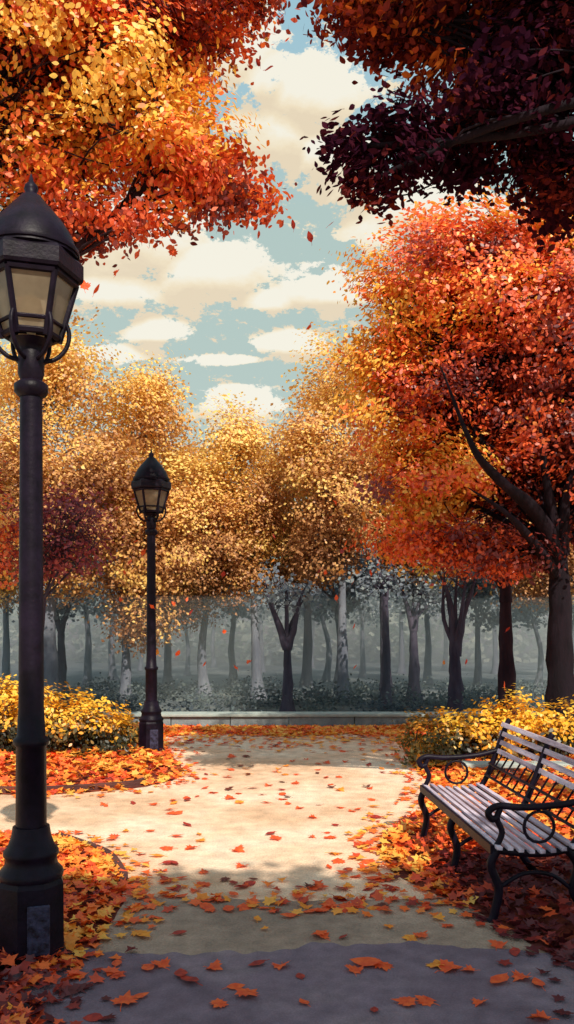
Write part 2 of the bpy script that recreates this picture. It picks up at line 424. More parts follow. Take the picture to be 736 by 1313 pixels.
# ------------------------------------------------------------------ street lamps
def make_lamp(name, loc, label):
    root = empty(name, loc, label, 'street lamp', 'lamp posts beside the path')
    iron = M['iron']
    b = MB()
    b.lathe([(0.195, 0), (0.195, 0.035), (0.175, 0.06), (0.172, 0.40), (0.162, 0.425)], 8, phase=math.pi / 8, smooth=False)
    b.lathe([(0.158, 0.427), (0.165, 0.445), (0.158, 0.465), (0.135, 0.49), (0.128, 0.53), (0.14, 0.545), (0.138, 0.565), (0.118, 0.59), (0.10, 0.64), (0.092, 0.69)], 24)
    base = b.build('base', iron, root)
    p = MB(); p.box((0.035, -0.166, 0.20), (0.11, 0.016, 0.25)); p.build('access_panel', M['iron_worn'], base, bevel=0.006)  # panel added to carry painted sky highlights on the base
    p = MB()
    p.lathe([(0.078, 0.691), (0.076, 1.10), (0.09, 1.112), (0.09, 1.14), (0.072, 1.155), (0.064, 1.30), (0.056, 2.93)], 20)
    pole = p.build('pole', iron, root)
    c = MB(); c.lathe([(0.06, 2.90), (0.084, 2.925), (0.086, 2.965), (0.06, 2.985)], 20); c.build('collar', iron, pole)
    n = MB(); n.lathe([(0.054, 2.986), (0.066, 3.02), (0.066, 3.13), (0.058, 3.15), (0.075, 3.165), (0.108, 3.192)], 20); n.build('neck', iron, root)
    # hexagonal lantern, one face towards the path
    hexa = lambda r, z, k: Vector((r * math.cos(math.pi / 3 * k), r * math.sin(math.pi / 3 * k), z))
    r0, z0, r1, z1 = 0.140, 3.215, 0.226, 3.50
    fr = MB()
    for k in range(6):
        fr.tube([hexa(r0, z0 - 0.02, k), hexa(r1, z1, k)], 0.0165, 6, False)
        for (t, rr) in ((0.0, 0.017), (0.22, 0.011), (1.0, 0.018)):
            ra, za = r0 + (r1 - r0) * t, z0 + (z1 - z0) * t
            fr.tube([hexa(ra, za, k), hexa(ra, za, k + 1)], rr, 6, False)
    lan = fr.build('lantern_frame', iron, root)
    for k in range(6):
        g = MB()
        q = [hexa(r0 - .004, z0, k), hexa(r0 - .004, z0, k + 1), hexa(r1 - .004, z1, k + 1), hexa(r1 - .004, z1, k)]
        g.add(q, [(0, 1, 2, 3)]); g.build('glass_pane', M['glass'], lan)
    lb_ = MB(); lb_.lathe([(0.02, 3.22), (0.026, 3.26), (0.05, 3.31), (0.058, 3.36), (0.045, 3.41), (0.012, 3.44)], 16); lb_.build('lamp_bulb', M['bulb'], lan)
    for k in range(6):
        a = math.pi / 3 * k
        d = Vector((math.cos(a), math.sin(a), 0))
        s = MB()
        pts = [d * r + Vector((0, 0, z)) for r, z in ((0.168, 3.31), (0.188, 3.26), (0.186, 3.20), (0.16, 3.145), (0.115, 3.105), (0.062, 3.09))]
        s.tube(curve(pts, 4), 0.012, 6); s.build('bracket', iron, root)
    rf = MB()
    rf.lathe([(0.205, 3.512), (0.255, 3.514), (0.264, 3.53), (0.264, 3.605), (0.25, 3.625)], 6, phase=0, smooth=False)
    rf.lathe([(0.238, 3.625), (0.231, 3.67), (0.208, 3.735), (0.168, 3.80), (0.118, 3.86), (0.082, 3.90), (0.052, 3.938)], 24)
    rf.lathe([(0.244, 3.64), (0.246, 3.652), (0.243, 3.664)], 24)
    roof = rf.build('lantern_roof', iron, root)
    fn = MB(); fn.lathe([(0.05, 3.938), (0.028, 3.952), (0.036, 3.975), (0.032, 3.995), (0.014, 4.012), (0.004, 4.055)], 12); fn.build('finial', iron, roof)
    return root

lampA = make_lamp('street_lamp', at(40, 1230, H_EYE * F / (1230 - 798.0)), 'tall black lamp post with glazed lantern rising from the near leaf bed')
p2 = at(194, 965, H_EYE * F / (965 - 798.0))
lampA.rotation_euler.z = 0.29
lampB = copy_tree(lampA)
lampB.rotation_euler.z = 0.157
lampB.location = p2
lampB['label'] = 'distant slim lamp post beside the low yellow shrubs at the bend of the path'

# ------------------------------------------------------------------ bench
def make_bench():
    L = 1.95
    org = at(540, 1005, 6.86)
    near = at(648, 1096, 4.76)
    ang = math.atan2(near.x - org.x, -(near.y - org.y))
    root = empty('park_bench', (org.x, org.y, 0), 'pale slatted park bench with black iron frame on the leafy right verge', 'bench', None, ang)
    # local: -y runs towards the viewer, +x is the back of the seat
    seat = MB()
    ns = 8
    for i in range(ns):
        t = i / (ns - 1)
        x = 0.02 + 0.44 * t
        z = 0.455 - 0.03 * math.sin(math.pi * t) - 0.012 * t + (0.0 if i else -0.012)
        seat.box((x, -L / 2, z), (0.033, L, 0.022), Matrix.Rotation(0.09 * (t - 0.5) * -2, 3, 'Y'))
    seat.build('seat', M['slat'], root, bevel=0.005)
    back = MB()
    A, B = Vector((0.50, 0, 0.50)), Vector((0.66, 0, 0.92))
    for i in range(4):
        t = 0.52 + 0.48 * i / 3
        p = A.lerp(B, t)
        back.box((p.x + 0.02 * math.sin(math.pi * t), -L / 2, p.z), (0.018, L, 0.038), Matrix.Rotation(math.atan2(B.x - A.x, B.z - A.z), 3, 'Y'))
    back.build('backrest', M['slat'], root, bevel=0.005)
    lr = MB()  # dark iron here stands in for the shaded lower back slats
    for t in (0.06, 0.27):
        p = A.lerp(B, t); lr.tube([(p.x, -0.04, p.z), (p.x, -L + 0.04, p.z)], 0.011, 8)
    q = -0.14
    while q > -L + 0.1:
        a_, b_ = A.lerp(B, 0.06), A.lerp(B, 0.5)
        lr.tube([(a_.x, q, a_.z), (b_.x + .015, q - 0.07, b_.z)], 0.007, 6); q -= 0.14
    lr.build('back_rail', M['iron'], root)
    for y in (-0.06, -L / 2, -L + 0.06):
        f = MB()
        r = 0.024
        f.tube(curve([(0.0, y, 0.425), (0.12, y, 0.405), (0.3, y, 0.395), (0.46, y, 0.42)], 5), 0.022, 8)
        f.tube(curve([(0.46, y, 0.42), (0.52, y, 0.52), (0.6, y, 0.72), (0.68, y, 0.93), (0.705, y, 0.965)], 5), 0.022, 8)
        fo = f.build('side_frame', M['iron'], root)
        l = MB(); l.tube(curve([(0.02, y, 0.42), (-0.015, y, 0.33), (0.03, y, 0.2), (0.012, y, 0.08), (-0.005, y, 0.02), (-0.03, y, 0.0)], 5), [0.026] * 25 + [0.03], 8)
        l.build('leg', M['iron'], root)
        l = MB(); l.tube(curve([(0.44, y, 0.415), (0.5, y, 0.32), (0.47, y, 0.18), (0.54, y, 0.06), (0.6, y, 0.0)], 5), 0.026, 8)
        l.tube(curve([(0.03, y, 0.2), (0.18, y, 0.28), (0.34, y, 0.27), (0.47, y, 0.18)], 5), 0.014, 6)
        l.build('leg', M['iron'], root)
        if abs(y + L / 2) < 0.01: continue
        a = MB()
        a.tube(curve([(0.605, y, 0.72), (0.42, y, 0.68), (0.18, y, 0.665), (0.03, y, 0.675), (-0.03, y, 0.64), (-0.01, y, 0.60), (0.03, y, 0.61)], 6), 0.021, 8)
        a.tube(curve([(0.01, y, 0.425), (0.05, y, 0.52), (0.02, y, 0.6), (0.04, y, 0.66)], 5), 0.018, 8)
        c = [(0.27 + 0.09 * math.cos(q), y, 0.55 + 0.09 * math.sin(q)) for q in np.linspace(0, 2 * math.pi, 17)]
        a.tube(c, 0.010, 6)
        a.build('armrest', M['iron'], root)
    ra = MB(); ra.box((-0.012, -L / 2, 0.425), (0.02, L - 0.1, 0.05)); ra.box((0.47, -L / 2, 0.425), (0.02, L - 0.1, 0.04))
    ra.build('seat_rail', M['iron'], root)
    return root
make_bench()

# ------------------------------------------------------------------ trees
def limb(mb, a, b, r0, r1, sag=0.12, n=8, sides=8, seed=0):
    a, b = Vector(a), Vector(b)
    d = b - a
    rnd = random.Random(seed)
    side = Vector((rnd.uniform(-1, 1), rnd.uniform(-1, 1), rnd.uniform(-.3, 1))) * d.length * sag
    m1 = a.lerp(b, 0.35) + side + Vector((0, 0, -0.03 * d.length))
    m2 = a.lerp(b, 0.7) + side * 0.6 * rnd.choice((-1, 1))
    P = curve([a, m1, m2, b], max(3, n // 3))
    k = len(P)
    mb.tube(P, [r0 + (r1 - r0) * (i / (k - 1)) ** 0.8 for i in range(k)], sides, True, 0.25)
    return P

def build_tree(name, base, trunk_pts, r_base, lobes, mat_leaf, bark, label, cat='tree', group=None, per=45, sig=0.16, size=0.07, dens=25,
               shape=RHOMB, freq=0.8, seed=1.0, shell=0.4, rough=0.25, twigs=0.35, bias=0.0, contrast=0.75, flat=0.55, tone_z=None, extra_limbs=(), hang=None):
    base = Vector(base)
    root = empty(name, base, label, cat, group)
    mb = MB()
    T = curve(trunk_pts, 6)
    k = len(T)
    top_r = r_base * 0.55
    rad = [r_base * (1 + 0.7 * math.exp(-i / k * 14)) * (1 - 0.45 * i / (k - 1)) for i in range(k)]
    mb.tube([p - base for p in T], rad, 12, True, 0.3)
    C = clumps(lobes, dens, shell, rough, seed)
    # limbs to the lobes, branches to their clumps
    start = T[-1]
    sd = int(seed * 100)
    for pts, r in extra_limbs:
        P = curve(pts, 6); kk = len(P)
        mb.tube([p - base for p in P], [r * (1 - 0.93 * (i / (kk - 1)) ** 0.9) for i in range(kk)], 8, True, 0.3)
    nl = 0
    for (c, r) in lobes:
        src = start if (Vector(c) - start).z > -0.3 else T[int(k * 0.8)]
        rr = top_r * 0.62 if nl < 4 else top_r * 0.42
        if hang and nl in hang:
            src = Vector(lobes[hang[nl]][0]); rr = 0.025
        P = limb(mb, src - base, Vector(c) - base, rr, max(0.012, rr * 0.25), 0.12, 9, 8, sd + nl)
        nl += 1
        cl = [q for q in C if abs(q[0] - c[0]) < r[0] * 1.2 and abs(q[1] - c[1]) < r[1] * 1.2 and abs(q[2] - c[2]) < r[2] * 1.3]
        random.shuffle(cl)
        for q in cl[:int(len(cl) * twigs)]:
            s = P[random.randint(len(P) // 2, len(P) - 1)]
            limb(mb, s, Vector(q) - base, max(0.008, rr * 0.2), 0.004, 0.1, 3, 5, random.randint(0, 10 ** 6))
    mb.build('trunk', bark, root)
    P, N, S, Tn = crown_leaves(C, per, sig, size, flat, freq, seed, tone_z, contrast=contrast, bias=bias)
    me = leaf_mesh('crown', P - np.array(base), N, S, Tn, shape)
    link('crown', me, mat_leaf, root)
    return root

def lobes_at(lst, d0):
    """lobes from (px, py, half width px, half height px, depth offset, depth radius)"""
    out = []
    for (px, py, rx, rz, dd, ry) in lst:
        d = d0 + dd
        p = at(px, py, d)
        out.append(((p.x, p.y, p.z), (rx / F * d, ry, rz / F * d)))
    return out

# 1. orange maple whose crown hangs in from the left
LM = lobes_at([(110, 90, 165, 120, 0, 0.9), (235, 195, 95, 78, -0.2, 0.6), (190, 40, 105, 90, 0.3, 0.8), (60, 215, 100, 62, 0.2, 0.7),
               (40, 20, 150, 130, -0.4, 0.9), (175, 280, 42, 16, -0.3, 0.2), (295, 248, 46, 42, -0.1, 0.3), (120, 275, 60, 22, 0, 0.4), (265, 15, 60, 40, 0.5, 0.5),
               (-160, 80, 220, 150, 0, 1.5), (60, -190, 250, 170, 0, 1.6), (-150, -230, 260, 190, 0.2, 1.8), (40, -60, 130, 60, 0.6, 0.8), (315, -20, 45, 26, 0.2, 0.4)], 8.0)
build_tree('maple_tree', (-4.4, 8.4, 0), [(-4.4, 8.4, 0), (-4.3, 8.4, 1.5), (-4.2, 8.35, 3.0), (-4.0, 8.3, 4.2)], 0.27, LM, M['orange_leaf'], M['bark_dark'],
           'bright orange maple crown overhanging the upper left above the tall lamp', per=95, sig=0.135, size=0.062, dens=44, shape=OVATE, rough=0.42, freq=0.9, seed=2.1, bias=0.0, contrast=1.0, hang={5: 1, 6: 1, 7: 0, 3: 0, 13: 8},
           extra_limbs=[([(-4.0, 8.3, 4.2), at(-60, 170, 8), at(10, 145, 7.9), at(60, 158, 7.8)], 0.10), ([(-4.0, 8.3, 4.2), at(-40, 130, 8), at(20, 85, 8), at(60, 40, 8)], 0.10)])

# 2. dark maroon maple close on the right, its own shade put into the leaf colour
DM = lobes_at([(545, 22, 125, 40, 0.2, 0.5), (500, 45, 60, 26, 0.1, 0.3), (640, 110, 100, 70, 0, 0.6), (515, 172, 70, 34, 0.1, 0.35), (455, 188, 34, 12, 0, 0.16), (490, 225, 50, 28, -0.1, 0.3),
               (600, 165, 62, 30, 0, 0.45), (600, 225, 52, 18, 0.1, 0.25), (720, 60, 110, 90, 0, 0.8), (700, 190, 60, 60, 0, 0.5), (745, 250, 50, 34, 0, 0.35), (455, 12, 48, 20, 0.2, 0.25),
               (660, 20, 120, 60, 0.1, 0.6)], 6.0)
DM += [((3.2, 5.0, 8.4), (1.9, 1.6, 1.3)), ((2.2, 4.0, 8.6), (1.5, 1.2, 1.0))]
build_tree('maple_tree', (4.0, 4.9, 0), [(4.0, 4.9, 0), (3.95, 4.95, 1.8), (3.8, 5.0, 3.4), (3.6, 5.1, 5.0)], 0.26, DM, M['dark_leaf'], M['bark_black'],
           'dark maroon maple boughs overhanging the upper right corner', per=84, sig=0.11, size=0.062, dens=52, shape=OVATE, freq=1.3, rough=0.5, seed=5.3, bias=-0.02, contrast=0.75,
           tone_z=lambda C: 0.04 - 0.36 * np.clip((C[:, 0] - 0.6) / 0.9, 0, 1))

# 2b. unseen maple, added and shaped so its crown shades the foreground
SH = []
for gx, gy, z, r in [(-1.6, 3.2, 7.5, 1.3), (0.2, 3.4, 8.0, 1.3), (1.9, 3.6, 7.8, 1.4), (-0.8, 1.6, 7.0, 1.6), (1.2, 1.4, 8.2, 1.7), (-0.9, 4.2, 7.6, .7), (0.4, 4.3, 7.9, .7), (1.6, 4.6, 8.0, .8), (2.6, 5.0, 8.3, .9), (-1.3, 4.7, 7.4, .7), (-0.5, 4.85, 7.8, .7), (0.3, 4.8, 7.3, .7), (1.0, 4.8, 7.6, .7), (1.7, 5.1, 7.9, .7)]:
    SH.append(((gx + SUN.x / SUN.z * z, gy + SUN.y / SUN.z * z, z), (r, r * 0.8, 0.8)))
build_tree('maple_tree', (-3.6, -4.4, 0), [(-3.6, -4.4, 0), (-3.6, -4.4, 2), (-3.4, -4.4, 4), (-3.2, -4.4, 5.6)], 0.26, SH, M['orange_leaf'], M['bark_dark'],
           'orange maple standing outside the picture whose crown shades the foreground paving', per=50, sig=0.15, size=0.15, dens=46, shape=OVATE, freq=0.9, seed=3.7)

# 3. big orange and red maple behind the bench
RM = lobes_at([(600, 390, 130, 100, 0, 1.2), (530, 375, 72, 68, -0.2, 0.7), (560, 320, 60, 42, 0.1, 0.6), (500, 470, 55, 60, 0, 0.6), (540, 520, 90, 80, 0.2, 1.0), (640, 330, 85, 50, 0.2, 0.8),
               (690, 400, 110, 110, 0, 1.2), (640, 500, 130, 110, 0.3, 1.2), (530, 620, 58, 62, 0, 0.6), (590, 610, 90, 70, 0.3, 0.9), (520, 690, 48, 34, 0, 0.4), (590, 700, 75, 32, -0.2, 0.5),
               (660, 600, 90, 90, 0.5, 1.0), (720, 560, 90, 120, 0.3, 1.2), (800, 450, 170, 150, 0, 1.6), (830, 620, 120, 90, 0, 1.2), (720, 310, 70, 45, 0.2, 0.7), (850, 300, 120, 90, 0, 1.2), (660, 715, 50, 25, -0.2, 0.4)], 11.5)
tb = at(718, 972, 11.5)
right_shade_tone = lambda C: 0.10 - 0.26 * np.clip((5.3 - C[:, 2]) / 0.8, 0, 1) * np.clip((2.4 - C[:, 0]) / 0.6, 0, 1) - 0.50 * np.clip((C[:, 0] - 1.9) / 1.4, 0, 1.0) * np.clip((6.2 - C[:, 2]) / 1.0, 0, 1) - 0.06 + 0.05 * np.clip((2.6 - C[:, 0]) / 1.2, 0, 1) + 0.16 * np.clip((C[:, 2] - 5.6) / 1.0, 0, 1)  # shaded lower right and lit top of the crown put into leaf tone
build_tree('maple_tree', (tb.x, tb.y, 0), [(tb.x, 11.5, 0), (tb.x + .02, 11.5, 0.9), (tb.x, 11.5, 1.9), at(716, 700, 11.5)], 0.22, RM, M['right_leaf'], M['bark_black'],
           'large fiery orange and red maple with spreading dark limbs behind the bench', per=80, sig=0.155, size=0.066, dens=40, shape=OVATE, rough=0.45, freq=0.8, seed=8.7, tone_z=right_shade_tone, twigs=0.2,
           extra_limbs=[([at(714, 720, 11.4), at(690, 660, 11.0), at(640, 615, 10.6), at(605, 570, 10.4), at(565, 470, 10.6)], 0.13),
                        ([at(712, 735, 11.4), at(680, 690, 11.0), at(645, 655, 10.7), at(600, 625, 10.6)], 0.09),
                        ([at(718, 710, 11.4), at(726, 640, 11.1), at(745, 560, 11.0)], 0.12), ([at(716, 715, 11.4), at(700, 610, 11.0), at(690, 520, 10.9)], 0.10)])

# 4. trees at the edge of the wood with amber crowns
amber_light_tone = lambda z0, z1: (lambda C: 0.55 * (np.clip((C[:, 2] - z0) / (z1 - z0), 0, 1) - 0.5))  # sunlit tops and shaded undersides put into the crown tone
AMBERS = [  # crown centre px, top, bottom, half width, distance, trunk px, label
    (75, 412, 770, 112, 17.2, 66, 'broad amber tree with grey trunk just right of the tall lamp post'),
    (188, 462, 830, 72, 18.2, 160, 'amber tree drooping low behind the distant lamp post'),
    (300, 520, 775, 72, 19.6, 330, 'round golden tree right of the distant lamp lantern'),
    (432, 428, 745, 70, 18.6, 440, 'tall golden tree left of the large red maple'),
    (372, 585, 750, 70, 21.0, 392, 'low amber tree above the forked grey trunk in the middle'),
    (248, 560, 800, 64, 20.4, 262, 'brown amber tree between the distant lamp and the golden round tree'),
    (-40, 420, 790, 80, 18.6, -20, 'amber tree at the left edge behind the tall lamp post'),
    (535, 560, 745, 80, 19.2, 495, 'amber tree half hidden behind the left side of the red maple'),
    (690, 590, 775, 100, 20.0, 740, 'amber brown tree behind the thick dark trunk on the right'),
]
for i, (px, ty, by, hw, d, tpx, lab) in enumerate(AMBERS):
    cy = (ty + by) / 2; hh = (by - ty) / 2
    r = random.Random(40 + i)
    lst = [(px, ty + hh * 0.42, hw * 0.58, hh * 0.42, 0, 1.1), (px - hw * 0.42, cy, hw * 0.55, hh * 0.5, -0.2, 1.0), (px + hw * 0.45, cy + 8, hw * 0.55, hh * 0.48, 0, 1.0),
           (px, cy + hh * 0.35, hw * 0.8, hh * 0.45, -0.3, 1.2), (px + r.uniform(-.3, .3) * hw, by - hh * 0.22, hw * 0.5, hh * 0.22, 0, 0.8)]
    for q in range(4):
        a = r.uniform(0, 2 * math.pi)
        lst.append((px + math.cos(a) * hw * 0.7, cy - math.sin(a) * hh * 0.7, hw * 0.3, hh * 0.2, r.uniform(-.4, .4), 0.5))
    lb = lobes_at(lst, d)
    zb, zt = at(px, by, d).z, at(px, ty, d).z
    g = at(tpx, 0, d)
    fork = at(tpx + r.uniform(-6, 6), by - 20, d)
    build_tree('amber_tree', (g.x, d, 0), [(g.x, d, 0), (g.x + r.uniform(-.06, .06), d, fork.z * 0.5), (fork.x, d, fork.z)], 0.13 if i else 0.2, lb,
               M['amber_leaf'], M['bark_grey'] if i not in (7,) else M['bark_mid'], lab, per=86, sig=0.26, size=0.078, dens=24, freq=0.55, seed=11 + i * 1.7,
               tone_z=amber_light_tone(zb + 0.6, zt - 0.4), twigs=0.12, contrast=0.55, bias=-0.02)

# 5. leafy young trees in front of the wood
bl = lobes_at([(75, 690, 62, 52, 0, 0.6), (105, 655, 42, 32, 0, 0.4), (45, 720, 50, 34, 0, 0.5), (120, 700, 30, 24, 0, 0.3), (30, 660, 40, 40, 0, 0.4)], 13.0)
g = at(48, 0, 13.0)
build_tree('young_tree', (g.x, 13.0, 0), [(g.x, 13, 0), (g.x + .02, 13, 1.0), (g.x + .1, 13, 2.1)], 0.06, bl, M['burgundy_leaf'], M['bark_mid'],
           'small burgundy leaved tree behind the tall lamp post', per=20, sig=0.14, size=0.07, dens=44, freq=1.5, seed=31, twigs=0.5)
bl = lobes_at([(-25, 660, 46, 75, 0, 0.5), (-5, 720, 26, 40, 0, 0.3), (-40, 600, 40, 40, 0, 0.4)], 12.4)
g = at(-40, 0, 12.4)
build_tree('young_tree', (g.x, 12.4, 0), [(g.x, 12.4, 0), (g.x, 12.4, 1.2), (g.x, 12.4, 2.4)], 0.06, bl, M['right_leaf'], M['bark_mid'],
           'small orange tree showing at the left edge beyond the yellow shrub', per=30, sig=0.14, size=0.075, dens=44, freq=1.2, seed=33, twigs=0.4)

# 6. darker trunks under the canopy
def forked_tree(px, d, ytop_fork, ycrown, w, bark, label, leaf, crown, seed, limbs, per=14):
    b = at(px, 0, d)
    f = at(px, ytop_fork, d)
    ex = []
    for (pts, r) in limbs:
        ex.append(([f + Vector((0, 0, -0.15))] + [at(x, y, d) for x, y in pts], r))
    build_tree('forked_tree', (b.x, d, 0), [(b.x, d, 0), (b.x + 0.02, d, f.z * 0.5), (f.x, d, f.z)], w, lobes_at(crown, d), leaf, bark, label, per=per, sig=0.2, size=0.10, dens=26,
               seed=seed, freq=1.1, twigs=0.5, extra_limbs=ex)
forked_tree(368, 16.2, 822, 740, 0.115, M['bark_mid'], 'grey forked tree with bare spreading limbs at the centre of the wood', M['grey_leaf'],
            [(368, 750, 34, 20, 0, 0.5), (345, 765, 20, 14, 0, 0.4), (392, 765, 18, 12, 0, 0.4)], 51,
            [([(355, 795), (344, 765), (340, 740)], 0.09), ([(378, 800), (384, 770), (394, 748)], 0.09), ([(367, 790), (366, 745)], 0.06)])
forked_tree(583, 15.6, 830, 740, 0.16, M['bark_mid'], 'purple grey forked tree left of the slim dark trunk', M['right_leaf'],
            [(570, 735, 34, 20, 0, 0.5), (600, 725, 30, 20, 0, 0.5)], 53,
            [([(580, 790), (572, 755), (556, 720)], 0.11), ([(592, 795), (604, 760), (616, 715)], 0.11), ([(584, 780), (586, 730)], 0.07)])
forked_tree(648, 13.6, 760, 720, 0.155, M['bark_dark'], 'slim dark trunked tree between the forked tree and the big red maple', M['right_leaf'],
            [(640, 700, 46, 26, 0, 0.6), (668, 690, 40, 30, 0.2, 0.5), (620, 690, 40, 26, 0.1, 0.5)], 55,
            [([(644, 720), (632, 680)], 0.10), ([(652, 715), (664, 670)], 0.10)], per=24)
forked_tree(494, 17.4, 760, 720, 0.10, M['bark_mid'], 'slim upright grey trunk standing right of the path end', M['grey_leaf'],
            [(500, 740, 36, 24, 0, 0.5), (478, 748, 26, 18, 0, 0.4)], 57, [([(486, 730), (478, 700)], 0.06), ([(500, 730), (512, 700)], 0.06)])
forked_tree(530, 19.0, 800, 740, 0.14, M['bark_mid'], 'leaning grey trunk between the slim trunk and the forked tree', M['grey_leaf'],
            [(530, 755, 46, 30, 0, 0.6), (555, 770, 30, 22, 0, 0.5)], 59, [([(520, 770), (508, 735)], 0.09), ([(538, 770), (548, 735)], 0.09)])
forked_tree(78, 19.4, 800, 745, 0.13, M['bark_mid'], 'dark grey trunk beyond the yellow shrub right of the tall lamp post', M['grey_leaf'],
            [(90, 770, 44, 26, 0, 0.6), (60, 780, 30, 20, 0, 0.5)], 61, [([(66, 770), (58, 745)], 0.08), ([(90, 775), (106, 745)], 0.08)])

# 7. slim grey trees deeper in the wood (three shapes, copied)
protos = []
for v in range(3):
    r = random.Random(70 + v)
    lb = [((r.uniform(-.3, .3), 0, 2.75), (0.75, 0.7, 0.55)), ((-0.5, 0, 2.4), (0.5, 0.5, 0.45)), ((0.55, 0.1, 2.3), (0.5, 0.5, 0.5)), ((r.uniform(-.4, .4), 0, 3.3), (0.8, 0.6, 0.6)), ((0.2, -.2, 1.85), (0.42, 0.4, 0.3))]
    t = build_tree('grey_tree', (0, 0, 0), [(0, 0, 0), (r.uniform(-.08, .08), 0, 0.9), (r.uniform(-.12, .12), 0, 1.8)], 0.09, lb, M['grey_leaf'], M['bark_grey'],
                   'slim grey green tree deep in the hazy wood', 'tree', 'slim grey trees in the hazy wood', per=26, sig=0.2, size=0.12, dens=24, seed=80 + v * 3, freq=0.9, twigs=0.3)
    protos.append(t)
k = 0
for (px, d) in [(8, 22), (112, 23.5), (145, 26), (215, 22.5), (240, 28), (300, 24), (335, 30), (418, 25), (432, 21.8), (465, 27), (548, 24), (612, 22), (635, 29), (690, 23), (725, 27), (-40, 24), (770, 22), (275, 33), (400, 33), (180, 31), (570, 31), (515, 29)]:
    o = protos[k] if k < 3 else copy_tree(protos[k % 3])
    p = at(px, 0, d)
    o.location = (p.x, d, 0)
    o.rotation_euler.z = random.uniform(0, 6.28)
    s = random.uniform(0.9, 1.2)
    o.scale = (s, s, s * random.uniform(0.95, 1.15))
    k += 1

# 8. pale woodland mass far behind and low undergrowth at the wood's edge
C = []
for i in range(900):
    d = random.uniform(36, 46)
    x = random.uniform(-30, 30)
    top = 4.6 + 1.6 * noise.noise(Vector((x * 0.25, d * 0.2, 0)))
    C.append((x, d, random.uniform(0.1, max(1, top))))
C = np.array(C)
P, N, S, T = crown_leaves(C, 30, 0.55, 0.42, 0.9, 0.3, 91)
tag(link('woodland', leaf_mesh('woodland', P, N, S, T), M['sage_leaf']), 'pale hazy sage green woodland filling the gaps behind the tree trunks', 'woodland', kind='stuff')
C = []
for i in range(520):
    d = random.uniform(15.2, 21)
    x = random.uniform(-10, 10)
    h = 0.16 + 0.34 * max(0, noise.noise(Vector((x * 0.7, d * 0.5, 5))) + 0.35)
    C.append((x, d, random.uniform(0.02, h)))
C = np.array(C)
P, N, S, T = crown_leaves(C, 40, 0.17, 0.08, 0.55, 0.9, 93)
P[:, 2] = np.maximum(P[:, 2], 0.02)
tag(link('undergrowth', leaf_mesh('undergrowth', P, N, S, T), M['under_leaf']), 'low grey green undergrowth at the foot of the wood', 'undergrowth', kind='stuff')

# thin ground mist lying in the wood
m, nt, out = nodes_of('ground mist')
vs_ = nt.nodes.new('ShaderNodeVolumeScatter'); vs_.inputs['Color'].default_value = (0.88, 0.98, 0.93, 1); vs_.inputs['Density'].default_value = 0.075
nt.links.new(vs_.outputs[0], out.inputs['Volume'])
m2, nt2, out2 = nodes_of('low ground mist')
v2 = nt2.nodes.new('ShaderNodeVolumeScatter'); v2.inputs['Color'].default_value = (0.88, 0.98, 0.93, 1); v2.inputs['Density'].default_value = 0.035
nt2.links.new(v2.outputs[0], out2.inputs['Volume'])
mb = MB(); mb.box((0, 18.2, 1.14), (90, 5.6, 2.2))
tag(mb.build('mist', m2), 'low faint mist over the undergrowth just behind the stone kerb', 'mist', kind='stuff')
mb = MB(); mb.box((0, 43.2, 1.75), (90, 44, 3.3))

tag(mb.build('mist', m), 'thin pale mist lying between the trunks of the wood', 'mist', kind='stuff')

# ------------------------------------------------------------------ shrubs
def shrub(name, loc, lobes, mat, label, cat, per, sig, size, dens, seed, tone_z, shape=OVATE, contrast=0.5, bias=0.0):
    root = empty(name, loc, label, cat)
    base = Vector(loc)
    C = clumps(lobes, dens, 0.3, 0.25, seed)
    C[:, 2] = np.maximum(C[:, 2], 0.04)
    mb = MB()
    for (c, r) in lobes:
        cl = [q for q in C if abs(q[0] - c[0]) < r[0] and abs(q[1] - c[1]) < r[1]]
        random.shuffle(cl)
        for q in cl[:8]:
            limb(mb, Vector((c[0] + random.uniform(-.06, .06), c[1], 0)) - base, Vector(q) - base, 0.014, 0.005, 0.1, 3, 5, random.randint(0, 9999))
    mb.build('stems', M['bark_dark'], root)
    P, N, S, T = crown_leaves(C, per, sig, size, 0.7, 1.6, seed, tone_z, contrast=contrast, bias=bias)
    P[:, 2] = np.maximum(P[:, 2], 0.02)
    link('foliage', leaf_mesh('foliage', P - np.array(base), N, S, T, shape), mat, root)

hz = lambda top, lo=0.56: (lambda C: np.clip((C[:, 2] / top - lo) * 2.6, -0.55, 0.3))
lob = []
for px in np.linspace(-110, 128, 8):
    top = 0.98 - 0.30 * max(0, (px - 30) / 100)
    d = 11.2
    p = at(px, 0, d)
    lob.append(((p.x, d + random.uniform(-.1, .1), top * 0.5), (0.40, 0.5, top * 0.5)))
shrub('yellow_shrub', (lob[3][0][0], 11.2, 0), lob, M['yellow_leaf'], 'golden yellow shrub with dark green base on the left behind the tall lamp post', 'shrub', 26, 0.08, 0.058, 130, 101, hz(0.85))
p = at(160, 0, 11.7)
shrub('olive_shrub', (p.x, 11.7, 0), [((p.x, 11.7, 0.22), (0.26, 0.3, 0.24)), ((p.x - .28, 11.6, 0.18), (0.24, 0.3, 0.2))], M['green_leaf'],
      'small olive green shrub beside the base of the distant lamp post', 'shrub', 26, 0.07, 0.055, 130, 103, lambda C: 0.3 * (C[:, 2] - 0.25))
lob = []
for px in np.linspace(588, 900, 9):
    d = 10.6
    p = at(px, 0, d)
    top = 0.70 + 0.06 * math.sin(px * 0.05) + 0.10 * min(1, (px - 588) / 120)
    lob.append(((p.x, d + random.uniform(-.1, .1), top * 0.5), (0.36, 0.45, top * 0.5)))
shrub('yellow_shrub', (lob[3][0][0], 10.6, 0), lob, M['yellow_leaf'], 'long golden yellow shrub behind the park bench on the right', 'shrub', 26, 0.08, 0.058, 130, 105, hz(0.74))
p = at(540, 0, 10.5)
